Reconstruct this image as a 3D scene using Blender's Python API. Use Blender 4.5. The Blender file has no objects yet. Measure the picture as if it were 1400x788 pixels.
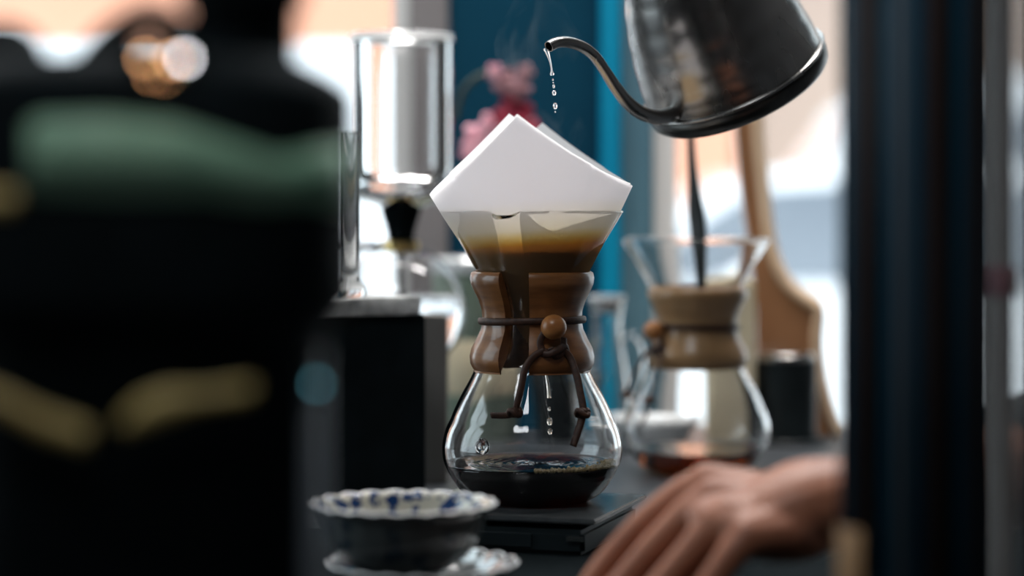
import bpy, bmesh, math, random
from mathutils import Vector, Matrix, noise as mnoise
R = math.radians
random.seed(7)
S = bpy.context.scene
C = S.collection

# ------------------------------------------------------------------ camera
FPX = 85.0 / 36.0 * 1400.0          # focal length in pixels of the 1400 px frame
CAMZ, HOR = 1.157, 265.0            # eye height, pixel row of the horizon
cam = bpy.data.cameras.new('camera')
camo = bpy.data.objects.new('camera', cam); C.objects.link(camo)
cam.lens = 85; cam.sensor_width = 36
cam.shift_y = -(394 - HOR) / 1400.0
camo.location = (0, 0, CAMZ); camo.rotation_euler = (R(90), 0, 0)
cam.clip_start = 0.05; cam.clip_end = 200
cam.dof.use_dof = True; cam.dof.focus_distance = 1.775; cam.dof.aperture_fstop = 2.4
S.camera = camo

def P(px, py, d):
    return Vector(((px - 700) / FPX * d, d, CAMZ - (py - HOR) / FPX * d))

# ------------------------------------------------------------------ world, sun, exposure
w = bpy.data.worlds.new('sky'); S.world = w; w.use_nodes = True
bg = w.node_tree.nodes['Background']
bg.inputs[0].default_value = (0.80, 0.92, 1.0, 1); bg.inputs[1].default_value = 3.0
sun = bpy.data.lights.new('sun', 'SUN'); sun.energy = 3.0; sun.angle = R(1.0); sun.color = (1.0, 0.94, 0.86)
suno = bpy.data.objects.new('sun', sun); C.objects.link(suno); suno.rotation_euler = (R(42), 0, R(22))
def portal(name, loc, rot, sx, sy):
    l = bpy.data.lights.new(name, 'AREA'); l.shape = 'RECTANGLE'; l.size = sx; l.size_y = sy
    l.cycles.is_portal = True
    o = bpy.data.objects.new(name, l); C.objects.link(o); o.location = loc; o.rotation_euler = rot
    return o
portal('portal_right', (1.08, 2.90, 1.75), (R(-90), 0, 0), 1.8, 1.7)
portal('portal_left', (-1.1, 2.90, 1.75), (R(-90), 0, 0), 1.98, 1.7)
portal('portal_side', (-2.32, 1.8, 1.7), (0, R(-90), 0), 1.6, 1.2)
def added_fill_light(loc, e, sx, sy, col=(1, .97, .95)):  # area lights added at ceiling height to brighten the interior, without fittings
    l = bpy.data.lights.new('added_fill_light', 'AREA'); l.shape = 'RECTANGLE'; l.size = sx; l.size_y = sy; l.energy = e; l.color = col
    o = bpy.data.objects.new('added_fill_light', l); C.objects.link(o); o.location = loc
added_fill_light((0.1, 2.30, 2.88), 52, 1.8, .25)
added_fill_light((-0.6, 0.2, 2.88), 14, .8, .8, (.92, .96, 1))
S.view_settings.view_transform = 'Standard'; S.view_settings.look = 'None'
S.view_settings.gamma = 1; S.view_settings.use_curve_mapping = False
S.view_settings.exposure = 0.40
S.cycles.max_bounces = 16; S.cycles.transmission_bounces = 14; S.cycles.glossy_bounces = 6
S.cycles.diffuse_bounces = 4; S.cycles.transparent_max_bounces = 16
S.cycles.sample_clamp_indirect = 6
S.cycles.use_denoising = True

# ------------------------------------------------------------------ materials
def mat(name, col=(.8, .8, .8), rough=.5, metal=0, trans=0, ior=1.45, coat=0, emit=None, es=0, spec=.5):
    m = bpy.data.materials.new(name); m.use_nodes = True
    b = m.node_tree.nodes['Principled BSDF']
    b.inputs['Base Color'].default_value = (*col, 1); b.inputs['Roughness'].default_value = rough
    b.inputs['Metallic'].default_value = metal; b.inputs['Transmission Weight'].default_value = trans
    b.inputs['IOR'].default_value = ior; b.inputs['Coat Weight'].default_value = coat
    b.inputs['Specular IOR Level'].default_value = spec
    if emit:
        b.inputs['Emission Color'].default_value = (*emit, 1); b.inputs['Emission Strength'].default_value = es
    return m
def nd(m, t, **k):
    n = m.node_tree.nodes.new(t)
    for a, v in k.items(): setattr(n, a, v)
    return n
def lk(m, a, b): m.node_tree.links.new(a, b)
def noisy(m, c1, c2, scale=8, stretch=(1, 1, 1), detail=4, lo=.35, hi=.65, bump=0, rough=None):
    """procedural two-colour noise on object coordinates, optional bump and roughness variation"""
    b = m.node_tree.nodes['Principled BSDF']
    tc = nd(m, 'ShaderNodeTexCoord'); mp = nd(m, 'ShaderNodeMapping'); mp.inputs['Scale'].default_value = stretch
    n = nd(m, 'ShaderNodeTexNoise'); n.inputs['Scale'].default_value = scale; n.inputs['Detail'].default_value = detail
    lk(m, tc.outputs['Object'], mp.inputs[0]); lk(m, mp.outputs[0], n.inputs['Vector'])
    r = nd(m, 'ShaderNodeValToRGB'); r.color_ramp.elements[0].position = lo; r.color_ramp.elements[1].position = hi
    r.color_ramp.elements[0].color = (*c1, 1); r.color_ramp.elements[1].color = (*c2, 1)
    lk(m, n.outputs['Fac'], r.inputs[0]); lk(m, r.outputs[0], b.inputs['Base Color'])
    if bump:
        bp = nd(m, 'ShaderNodeBump'); bp.inputs['Strength'].default_value = bump; bp.inputs['Distance'].default_value = .002
        lk(m, n.outputs['Fac'], bp.inputs['Height']); lk(m, bp.outputs[0], b.inputs['Normal'])
    if rough:
        mr = nd(m, 'ShaderNodeMapRange'); mr.inputs['To Min'].default_value = rough[0]; mr.inputs['To Max'].default_value = rough[1]
        lk(m, n.outputs['Fac'], mr.inputs['Value']); lk(m, mr.outputs[0], b.inputs['Roughness'])
    return m

M = {}
M['glass'] = mat('clear_glass', (1, 1, 1), 0.0, trans=1, ior=1.47)
M['collar_wood'] = noisy(mat('collar_wood', rough=.35, coat=.35), (.16, .060, .018), (.30, .125, .040), 26, (1, 1, 7), lo=.3, hi=.7)
M['collar_pale'] = noisy(mat('collar_pale_wood', rough=.35, coat=.3), (.28, .155, .07), (.40, .24, .115), 26, (1, 1, 7), lo=.3, hi=.7)
M['bead_wood'] = noisy(mat('bead_wood', rough=.35, coat=.2), (.32, .12, .035), (.44, .19, .06), 40, (1, 1, 5))
M['leather'] = noisy(mat('leather', rough=.55), (.030, .012, .007), (.065, .026, .013), 300)
M['black'] = noisy(mat('black_enamel', rough=.42, spec=.3), (.004, .007, .008), (.008, .013, .015), 30)
M['black_matte'] = noisy(mat('black_matte', rough=.85, spec=.1), (.003, .006, .007), (.005, .009, .011), 40)
M['rubber'] = noisy(mat('rubber', rough=1, spec=.04), (.003, .005, .006), (.006, .009, .010), 220, bump=.3)
M['counter'] = noisy(mat('counter_stone', rough=.3, spec=.45), (.020, .024, .028), (.055, .060, .066), 14, bump=.05, rough=(.25, .45))
M['steel'] = noisy(mat('steel', rough=.2, metal=1), (.42, .40, .38), (.60, .58, .55), 12, (1, 1, .3), rough=(.12, .28))
M['kettle'] = noisy(mat('kettle_steel', rough=.25, metal=1), (.20, .195, .19), (.33, .32, .31), 18, (1, 1, .4), rough=(.18, .34))
M['kettle_dark'] = noisy(mat('kettle_base_steel', rough=.35, metal=1), (.06, .06, .06), (.11, .11, .105), 30)
M['scale_top'] = noisy(mat('scale_top', rough=.18, metal=.0, spec=.6), (.045, .05, .052), (.07, .075, .078), 60)
M['porcelain_plain'] = noisy(mat('white_porcelain', rough=.15, coat=.6), (.70, .72, .73), (.80, .81, .80), 9)
M['slab'] = noisy(mat('grey_stone', rough=.55), (.25, .26, .26), (.62, .63, .62), 55, detail=6, bump=.5)
M['chrome'] = noisy(mat('chrome', rough=.08, metal=1), (.75, .76, .77), (.85, .86, .86), 5)
M['brass'] = noisy(mat('brass', rough=.3, metal=1), (.55, .40, .15), (.75, .56, .24), 20)
M['gold_paint'] = noisy(mat('gold_paint', rough=.5), (.38, .27, .08), (.60, .45, .16), 20)
M['green_paint'] = noisy(mat('green_paint', rough=.6), (.15, .33, .21), (.28, .45, .31), 14)
M['wood_board'] = noisy(mat('brown_plywood', rough=.45, coat=.2), (.26, .115, .05), (.40, .20, .09), 6, (1, 1, .12))
M['wood_edge'] = noisy(mat('pale_plywood_edge', rough=.5), (.62, .42, .26), (.78, .58, .40), 30, (1, 1, .2))
M['cream'] = noisy(mat('cream_card', rough=.7), (.66, .56, .38), (.76, .67, .48), 8)
M['grey_card'] = noisy(mat('grey_card', rough=.7), (.13, .12, .11), (.18, .17, .155), 6)
M['sage'] = noisy(mat('sage_enamel', rough=.5), (.20, .27, .20), (.36, .42, .34), 16)
M['skin'] = noisy(mat('skin', rough=.5), (.25, .088, .046), (.37, .145, .08), 26, lo=.3, hi=.7, bump=.15)
M['skin'].node_tree.nodes['Principled BSDF'].inputs['Subsurface Weight'].default_value = .06
M['skin'].node_tree.nodes['Principled BSDF'].inputs['Subsurface Scale'].default_value = .008
M['nail'] = noisy(mat('nail', rough=.3), (.62, .36, .28), (.70, .45, .36), 50)
M['sleeve'] = noisy(mat('black_sleeve', rough=.9), (.01, .012, .014), (.02, .022, .025), 90, bump=.4)
M['navy_sheen'] = noisy(mat('navy_sheen', rough=.3, spec=.4), (.004, .050, .090), (.010, .085, .14), 6, (1, 1, .2))
M['brown_sheen'] = noisy(mat('brown_sheen', rough=.3, spec=.4), (.045, .026, .022), (.075, .045, .038), 6, (1, 1, .2))
M['grey_sheen'] = noisy(mat('grey_sheen', rough=.3, spec=.4), (.09, .11, .13), (.15, .17, .19), 6, (1, 1, .2))
M['pale_metal'] = noisy(mat('pale_painted_metal', rough=.4), (.34, .31, .29), (.50, .47, .45), 6, (1, 1, .3))
M['amber'] = noisy(mat('amber_label', rough=.6), (.16, .07, .014), (.24, .115, .03), 20)
M['red_petal'] = noisy(mat('red_petal', rough=.6), (.20, .006, .025), (.45, .03, .07), 40)
M['pink_petal'] = noisy(mat('pink_petal', rough=.6), (.72, .30, .38), (.82, .48, .54), 40)
M['mauve_petal'] = noisy(mat('mauve_petal', rough=.6), (.30, .13, .15), (.42, .22, .24), 40)
M['stem'] = noisy(mat('stem', rough=.6), (.02, .03, .025), (.05, .07, .05), 40)
# painted joinery
M['blue_panel'] = noisy(mat('deep_blue_paint', rough=.8, spec=.15), (.001, .040, .075), (.001, .052, .095), 3)
M['cyan_trim'] = noisy(mat('cyan_paint', rough=.7, spec=.2), (.0, .25, .43), (.0, .30, .49), 3)
M['slate_trim'] = noisy(mat('slate_paint', rough=.5), (.085, .19, .25), (.11, .23, .29), 3)
M['white_trim'] = noisy(mat('white_paint', rough=.5), (.75, .74, .72), (.83, .82, .80), 3)
M['grey_trim'] = noisy(mat('grey_paint', rough=.6), (.20, .185, .185), (.25, .23, .23), 3)
M['wall'] = noisy(mat('wall_plaster', rough=.9), (.10, .105, .11), (.13, .135, .14), 2, bump=.1)
M['ceiling'] = noisy(mat('ceiling_plaster', rough=.9), (.30, .30, .30), (.36, .36, .36), 2, bump=.1)
M['floor'] = noisy(mat('floor_boards', rough=.5), (.06, .045, .035), (.11, .08, .06), 3, (1, 12, 1))
# outside
M['salmon'] = noisy(mat('salmon_render', rough=.9), (.50, .245, .165), (.58, .30, .21), .6, bump=.1)
M['beige_render'] = noisy(mat('beige_render', rough=.9), (.27, .20, .17), (.32, .24, .20), .6)
M['asphalt'] = noisy(mat('asphalt', rough=.9), (.22, .22, .23), (.30, .30, .31), 20)
M['pavement'] = noisy(mat('pavement', rough=.9), (.48, .47, .45), (.56, .55, .53), 8)
M['car_white'] = noisy(mat('white_car_paint', rough=.3, coat=.6), (.74, .75, .78), (.78, .79, .82), 1)
M['car_silver'] = noisy(mat('silver_car_paint', rough=.3, coat=.6), (.45, .46, .48), (.50, .51, .53), 1)
M['car_glass'] = noisy(mat('car_window', rough=.1), (.15, .17, .20), (.21, .235, .27), 1)
M['tyre'] = noisy(mat('tyre', rough=.8), (.015, .015, .015), (.03, .03, .03), 30)
M['shop_glass'] = noisy(mat('shopfront_glass', rough=.1), (.07, .08, .10), (.12, .13, .15), 1)

def pane_material():
    m = bpy.data.materials.new('window_pane'); m.use_nodes = True
    nt = m.node_tree; nt.nodes.remove(nt.nodes['Principled BSDF'])
    out = nt.nodes['Material Output']
    tr = nd(m, 'ShaderNodeBsdfTransparent'); tr.inputs[0].default_value = (.96, .98, .98, 1)
    gl = nd(m, 'ShaderNodeBsdfGlossy'); gl.inputs['Roughness'].default_value = .02
    fr = nd(m, 'ShaderNodeFresnel'); fr.inputs[0].default_value = 1.35
    mx = nd(m, 'ShaderNodeMixShader')
    lk(m, fr.outputs[0], mx.inputs[0]); lk(m, tr.outputs[0], mx.inputs[1]); lk(m, gl.outputs[0], mx.inputs[2])
    lk(m, mx.outputs[0], out.inputs[0]); return m
M['pane'] = pane_material()

def liquid(name, col, dens, ior=1.33):
    m = mat(name, (1, 1, 1), 0, trans=1, ior=ior)
    va = nd(m, 'ShaderNodeVolumeAbsorption'); va.inputs[0].default_value = (*col, 1); va.inputs[1].default_value = dens
    lk(m, va.outputs[0], m.node_tree.nodes['Material Output'].inputs['Volume']); return m
M['coffee'] = liquid('coffee', (.74, .38, .14), 270)
M['coffee_light'] = liquid('coffee_light', (.66, .36, .06), 60)
M['drop_coffee'] = liquid('coffee_drop', (.95, .62, .12), 90)
M['water'] = mat('water', (1, 1, 1), 0, trans=1, ior=1.33)
M['slurry'] = noisy(mat('wet_grounds', rough=.5), (.46, .31, .16), (.60, .43, .25), 120, bump=.3)

def paper():
    m = bpy.data.materials.new('filter_paper'); m.use_nodes = True
    nt = m.node_tree; nt.nodes.remove(nt.nodes['Principled BSDF']); out = nt.nodes['Material Output']
    tc = nd(m, 'ShaderNodeTexCoord'); sp = nd(m, 'ShaderNodeSeparateXYZ'); lk(m, tc.outputs['Object'], sp.inputs[0])
    n = nd(m, 'ShaderNodeTexNoise'); n.inputs['Scale'].default_value = 30; n.inputs['Detail'].default_value = 5
    lk(m, tc.outputs['Object'], n.inputs['Vector'])
    ma = nd(m, 'ShaderNodeMath', operation='MULTIPLY_ADD'); lk(m, n.outputs['Fac'], ma.inputs[0]); ma.inputs[1].default_value = .004
    lk(m, sp.outputs['Z'], ma.inputs[2])
    mr = nd(m, 'ShaderNodeMapRange'); mr.inputs['From Min'].default_value = .080; mr.inputs['From Max'].default_value = .122
    lk(m, ma.outputs[0], mr.inputs['Value'])
    rp = nd(m, 'ShaderNodeValToRGB'); e = rp.color_ramp.elements
    e[0].position = 0; e[0].color = (.62, .43, .23, 1); e[1].position = 1; e[1].color = (.93, .92, .93, 1)
    for p, c in ((.225, (.68, .49, .27, 1)), (.245, (.72, .54, .24, 1)), (.34, (.80, .70, .45, 1)), (.50, (.90, .87, .80, 1))):
        x = e.new(p); x.color = c
    lk(m, mr.outputs[0], rp.inputs[0])
    d = nd(m, 'ShaderNodeBsdfDiffuse'); t = nd(m, 'ShaderNodeBsdfTranslucent')
    fib = nd(m, 'ShaderNodeTexNoise'); fib.inputs['Scale'].default_value = 900
    lk(m, tc.outputs['Object'], fib.inputs['Vector'])
    b = nd(m, 'ShaderNodeBump'); b.inputs['Strength'].default_value = .25; b.inputs['Distance'].default_value = .0004
    lk(m, fib.outputs['Fac'], b.inputs['Height']); lk(m, b.outputs[0], d.inputs['Normal'])
    lk(m, rp.outputs[0], d.inputs[0]); lk(m, rp.outputs[0], t.inputs[0])
    mx = nd(m, 'ShaderNodeMixShader'); mx.inputs[0].default_value = .64
    lk(m, d.outputs[0], mx.inputs[1]); lk(m, t.outputs[0], mx.inputs[2]); lk(m, mx.outputs[0], out.inputs[0]); return m
M['paper'] = paper()

def delft(name, base, blue, scale, lo, hi):
    m = mat(name, base, .14, coat=.6); b = m.node_tree.nodes['Principled BSDF']
    tc = nd(m, 'ShaderNodeTexCoord')
    n = nd(m, 'ShaderNodeTexVoronoi'); n.inputs['Scale'].default_value = scale; n.feature = 'F1'
    n2 = nd(m, 'ShaderNodeTexNoise'); n2.inputs['Scale'].default_value = scale * 1.6
    lk(m, tc.outputs['Object'], n.inputs['Vector']); lk(m, tc.outputs['Object'], n2.inputs['Vector'])
    ad = nd(m, 'ShaderNodeMath', operation='ADD'); lk(m, n.outputs['Distance'], ad.inputs[0]); lk(m, n2.outputs['Fac'], ad.inputs[1])
    r = nd(m, 'ShaderNodeValToRGB'); r.color_ramp.elements[0].position = lo; r.color_ramp.elements[1].position = hi
    r.color_ramp.elements[0].color = (*blue, 1); r.color_ramp.elements[1].color = (*base, 1)
    lk(m, ad.outputs[0], r.inputs[0]); lk(m, r.outputs[0], b.inputs['Base Color']); return m
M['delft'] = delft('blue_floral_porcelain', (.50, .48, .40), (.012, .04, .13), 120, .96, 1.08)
M['delft_shaded'] = delft('blue_floral_porcelain_shaded', (.075, .085, .085), (.02, .035, .05), 60, .72, .95)  # outside darkened: the backlit shade is put into the colour

# ------------------------------------------------------------------ mesh helpers
def bm2obj(name, bm, m, parent=None, loc=(0, 0, 0), smooth=True, world=False):
    bmesh.ops.recalc_face_normals(bm, faces=bm.faces[:])
    if world and parent is not None:
        bmesh.ops.transform(bm, matrix=parent.matrix_basis.inverted(), verts=bm.verts[:])
    me = bpy.data.meshes.new(name); bm.to_mesh(me); bm.free()
    if smooth:
        for p in me.polygons: p.use_smooth = True
    me.materials.append(M[m] if isinstance(m, str) else m)
    o = bpy.data.objects.new(name, me); C.objects.link(o); o.location = loc
    if parent: o.parent = parent
    return o
def tag(o, label, cat, group=None, kind=None):
    o['label'] = label; o['category'] = cat
    if group: o['group'] = group
    if kind: o['kind'] = kind
    return o
def thing(name, label, cat, loc, rot=(0, 0, 0), group=None):
    o = bpy.data.objects.new(name, None); C.objects.link(o); o.empty_display_size = .02
    o.location = loc; o.rotation_euler = rot; bpy.context.view_layer.update()
    return tag(o, label, cat, group)
def struct(o, label=None):
    o['kind'] = 'structure'
    return o
def sharp(o, ang=35):
    me = o.data
    me.set_sharp_from_angle(angle=R(ang)); return o
def box(bm, x0, x1, y0, y1, z0, z1, bev=0, mtx=None):
    vs = [bm.verts.new((x, y, z)) for x in (x0, x1) for y in (y0, y1) for z in (z0, z1)]
    fs = [bm.faces.new([vs[i] for i in q]) for q in ((0, 1, 3, 2), (4, 6, 7, 5), (0, 4, 5, 1), (2, 3, 7, 6), (0, 2, 6, 4), (1, 5, 7, 3))]
    if mtx: bmesh.ops.transform(bm, matrix=mtx, verts=vs)
    if bev:
        es = list({e for f in fs for e in f.edges})
        bmesh.ops.bevel(bm, geom=es, offset=bev, segments=2, affect='EDGES')
    return vs
def boxobj(name, m, parent, x0, x1, y0, y1, z0, z1, bev=0, world=False):
    bm = bmesh.new(); box(bm, x0, x1, y0, y1, z0, z1, bev)
    return bm2obj(name, bm, m, parent, smooth=False, world=world)
def lathe(bm, prof, seg=64, rf=None, cap0=False, cap1=False, a0=0, a1=None, center=(0, 0, 0)):
    """revolve (r,z) points; rf(r,z,theta)->(r,z) shapes it; a full turn unless a1 given"""
    full = a1 is None
    n = seg if full else seg + 1
    rows = []
    for r, z in prof:
        row = []
        for i in range(n):
            t = a0 + (2 * math.pi if full else (a1 - a0)) * i / seg
            rr, zz = rf(r, z, t) if rf else (r, z)
            row.append(bm.verts.new((center[0] + rr * math.cos(t), center[1] + rr * math.sin(t), center[2] + zz)))
        rows.append(row)
    for a, b in zip(rows, rows[1:]):
        for i in range(n if full else n - 1):
            j = (i + 1) % n
            bm.faces.new((a[i], a[j], b[j], b[i]))
    if cap0: bm.faces.new(rows[0][::-1])
    if cap1: bm.faces.new(rows[-1])
    return rows
def smoothpath(pts, sub=6):
    """Catmull-Rom through tuples of any length"""
    out = []; n = len(pts)
    for i in range(n - 1):
        p0 = pts[max(i - 1, 0)]; p1 = pts[i]; p2 = pts[i + 1]; p3 = pts[min(i + 2, n - 1)]
        for k in range(sub):
            t = k / sub
            out.append(tuple(.5 * (2 * b + (c - a) * t + (2 * a - 5 * b + 4 * c - d) * t * t + (3 * b - a - 3 * c + d) * t ** 3)
                             for a, b, c, d in zip(p0, p1, p2, p3)))
    out.append(tuple(pts[-1])); return out
def tube(bm, pts, rad, seg=12, cap=True, flat=1.0, up=(0, 1, 0)):
    """pts: Vectors; rad: number or list; flat scales the radius along the second frame axis"""
    pts = [Vector(p) for p in pts]; n = len(pts)
    rads = rad if isinstance(rad, (list, tuple)) else [rad] * n
    rows = []; u = None
    for i, p in enumerate(pts):
        t = (pts[min(i + 1, n - 1)] - pts[max(i - 1, 0)]).normalized()
        if u is None:
            u = Vector(up)
            if abs(u.dot(t)) > .95: u = Vector((1, 0, .2))
        u = (u - t * u.dot(t)).normalized(); v = t.cross(u)
        rows.append([bm.verts.new(p + (u * math.cos(a) * flat + v * math.sin(a)) * rads[i]) for a in (2 * math.pi * k / seg for k in range(seg))])
    for a, b in zip(rows, rows[1:]):
        for i in range(seg):
            j = (i + 1) % seg; bm.faces.new((a[i], a[j], b[j], b[i]))
    if cap:
        bm.faces.new(rows[0][::-1]); bm.faces.new(rows[-1])
    return rows
def ball(bm, c, r, seg=20, scale=(1, 1, 1), rot=None):
    mt = Matrix.Translation(c) @ (rot if rot else Matrix()) @ Matrix.Diagonal((*[r * s for s in scale], 1))
    return bmesh.ops.create_uvsphere(bm, u_segments=seg, v_segments=max(8, seg * 2 // 3), radius=1, matrix=mt)['verts']
def ballobj(name, c, r, m, parent=None, scale=(1, 1, 1), seg=20, world=False, rot=None):
    bm = bmesh.new(); ball(bm, Vector((0, 0, 0)) if parent is None else Vector(c), r, seg, scale, rot)
    return bm2obj(name, bm, m, parent, loc=tuple(c) if parent is None else (0, 0, 0), world=world)

# ------------------------------------------------------------------ the room
ZC = 0.90                                           # counter top
YW = 2.66                                           # plane of the window wall (inner face)
def wx(px, d=YW): return (px - 700) / FPX * d
XL, XR, YB = -2.2, 2.3, -2.6
struct(boxobj('floor', 'floor', None, XL - .1, XR + .1, YB - .1, YW + .2, -.1, 0))
struct(boxobj('ceiling', 'ceiling', None, XL - .1, XR + .1, YB - .1, YW + .2, 2.9, 3.0))
struct(boxobj('wall_right', 'wall', None, XR, XR + .1, YB, YW, 0, 2.9))
struct(boxobj('wall_back', 'wall', None, XL, XR, YB - .1, YB, 0, 2.9))
bm = bmesh.new()
box(bm, XL - .1, XL, YB, YW, 0, .9); box(bm, XL - .1, XL, YB, YW, 2.5, 2.9)
box(bm, XL - .1, XL, YB, 1.2, .9, 2.5); box(bm, XL - .1, XL, 2.4, YW, .9, 2.5)
struct(bm2obj('wall_left', bm, 'wall', smooth=False))
bm = bmesh.new()
box(bm, XL - .1, XR + .1, YW, YW + .2, 0, .88); box(bm, XL - .1, XR + .1, YW, YW + .2, 2.6, 2.9)
box(bm, XL - .1, XL + .1, YW, YW + .2, .88, 2.6); box(bm, 2.0, XR + .1, YW, YW + .2, .88, 2.6)
box(bm, wx(566), wx(892), YW + .02, YW + .2, .88, 2.6)
struct(bm2obj('wall_front', bm, 'wall', smooth=False))
def trim(name, px0, px1, m, y0, y1):
    return struct(boxobj(name, m, None, wx(px0), wx(px1), y0, y1, .88, 2.6, .002))
trim('trim_1', 560, 613, 'grey_trim', YW - .01, YW + .02)
trim('trim_2', 613, 820, 'blue_panel', YW - .004, YW + .02)
trim('trim_3', 820, 848, 'cyan_trim', YW - .016, YW + .02)
trim('trim_4', 848, 893, 'slate_trim', YW - .006, YW + .02)
def window(name, x0, x1, y, z0, z1, axis='x', bars=(), fm='white_trim', t=.03):
    root = bpy.data.objects.new(name, None); C.objects.link(root); root['kind'] = 'structure'
    def bx(nm, a0, a1, b0, b1, c0, c1, m):
        if axis == 'x': boxobj(nm, m, root, a0, a1, b0, b1, c0, c1, .001)
        else: boxobj(nm, m, root, b0, b1, a0, a1, c0, c1, .001)
    bx('window_frame', x0, x0 + t, y, y + .06, z0, z1, fm); bx('window_frame', x1 - t, x1, y, y + .06, z0, z1, fm)
    bx('window_frame', x0 + t, x1 - t, y, y + .06, z1 - t, z1, fm); bx('window_frame', x0 + t, x1 - t, y, y + .06, z0, z0 + .02, fm)
    for b in bars: bx('mullion', b - t / 2, b + t / 2, y + .005, y + .055, z0 + .02, z1 - t, fm)
    bx('pane', x0 + t, x1 - t, y + .028, y + .034, z0 + .02, z1 - t, 'pane')
    return root
window('window_1', wx(893), 2.0, YW, .88, 2.6, t=wx(925) - wx(893))
window('window_2', XL + .1, wx(562), YW, .88, 2.6, t=.02)
window('window_3', 1.2, 2.4, XL - .08, .9, 2.5, axis='y', bars=(1.8,), t=.05)

# ------------------------------------------------------------------ street outside
GZ = -0.2
def outdoors():
    o = struct(boxobj('road', 'asphalt', None, -30, 30, 5.5, 13.5, GZ - .3, GZ))
    struct(boxobj('sidewalk', 'pavement', None, -30, 30, 2.9, 5.5, GZ - .3, GZ + .1))
    struct(boxobj('far_sidewalk', 'pavement', None, -30, 30, 13.5, 17, GZ - .3, GZ + .1))
    def building(label, x0, x1, y, h, m, cols):
        b = thing('building', label, 'building', ((x0 + x1) / 2, y, GZ + .1))
        hw = (x1 - x0) / 2
        boxobj('wall', m, b, -hw, hw, 0, 4, 0, h); boxobj('cornice', m, b, -hw, hw, -.15, 0, h - .4, h)
        n = cols
        for fl in range(1, int(h // 3)):
            for k in range(n):
                cx = -hw + (k + .5) * 2 * hw / n
                f = boxobj('window', 'white_trim', b, cx - .55, cx + .55, -.04, .05, fl * 3 + .9, fl * 3 + 2.5)
                boxobj('pane', 'shop_glass', f, cx - .45, cx + .45, -.045, -.035, fl * 3 + 1.0, fl * 3 + 2.4)
        return b
    building('long salmon-pink building across the street beyond the left window', -12, 1.6, 17, 9, 'salmon', 6)
    building('beige building across the street beyond the right window', 1.7, 12, 17, 9, 'beige_render', 5)
outdoors()
def car(name, label, cat, x, y, prof, glass, m, width=1.7, wheels=((-1.3,), (1.3,))):
    t = thing(name, label, cat, (x, y, GZ))
    bm = bmesh.new()
    fr = [bm.verts.new((a, 0, b)) for a, b in prof]; bk = [bm.verts.new((a, width, b)) for a, b in prof]
    bm.faces.new(fr); bm.faces.new(bk[::-1]); n = len(prof)
    for i in range(n): bm.faces.new((fr[i], bk[i], bk[(i + 1) % n], fr[(i + 1) % n]))
    bmesh.ops.bevel(bm, geom=[e for e in bm.edges], offset=.05, segments=2, affect='EDGES')
    bm2obj('body', bm, m, t, smooth=False)
    for g in glass:
        bm = bmesh.new(); f = [bm.verts.new((a, -.012, b)) for a, b in g]; k = [bm.verts.new((a, .03, b)) for a, b in g]
        bm.faces.new(f); bm.faces.new(k[::-1])
        for i in range(len(g)): bm.faces.new((f[i], k[i], k[(i + 1) % len(g)], f[(i + 1) % len(g)]))
        bm2obj('side_window', bm, 'car_glass', t, smooth=False)
    for wxx in wheels:
        for yy in (-.01, width - .19):
            bm = bmesh.new(); lathe(bm, [(.0, 0), (.20, 0), (.21, .02), (.31, .02), (.32, .05), (.32, .18), (.30, .2), (0, .2)], 24)
            bmesh.ops.transform(bm, matrix=Matrix.Translation((wxx[0], yy, .32)) @ Matrix.Rotation(R(-90), 4, 'X'), verts=bm.verts[:])
            sharp(bm2obj('wheel', bm, 'tyre', t))
    return t
hatch = [(-2.1, .25), (-2.12, .7), (-1.95, .95), (-1.15, 1.03), (-.55, 1.42), (.3, 1.47), (1.35, 1.40), (1.85, 1.02), (2.05, .85), (2.08, .25)]
hgl = [[(-1.02, 1.04), (-.5, 1.38), (.02, 1.41), (.02, 1.04)], [(.10, 1.04), (.10, 1.41), (1.2, 1.35), (1.6, 1.04)]]
car('car', 'white car parked in the street, grey windows, seen through the right window', 'car', 1.35, 8.6, hatch, hgl, 'car_white')
van = [(-2.4, .3), (-2.45, .95), (-2.2, 1.1), (-1.6, 1.95), (-1.4, 2.0), (2.4, 2.0), (2.45, .3)]
vgl = [[(-1.95, 1.15), (-1.5, 1.75), (-.9, 1.75), (-.9, 1.15)]]
car('van', 'white van standing behind the white car beyond the right window', 'van', 3.4, 11.4, [(a, b * .96) for a, b in van], vgl, 'car_white', 1.9, ((-1.5,), (1.6,)))
car('van', 'white van beyond the left window, in front of the salmon building', 'van', -2.85, 10.6, van, vgl, 'car_white', 1.9, ((-1.5,), (1.6,)))
car('car', 'silver car parked in the street beyond the left window', 'car', -3.4, 8.0, hatch, hgl, 'car_silver')

# ------------------------------------------------------------------ counter
ct = thing('counter', 'dark grey stone counter that everything stands on', 'counter', (0, 1.7, 0))
boxobj('worktop', 'counter', ct, -2.15, 1.9, -1.2, .94, ZC - .04, ZC, .004)
boxobj('cabinet', 'black_matte', ct, -2.1, 1.85, -1.1, .9, 0, ZC - .04)
tag(boxobj('bar_mat', 'rubber', None, -.62, .50, 1.02, 1.835, ZC, ZC + .003, .001), 'thin black rubber mat under the scale and bowl', 'mat')

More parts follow.
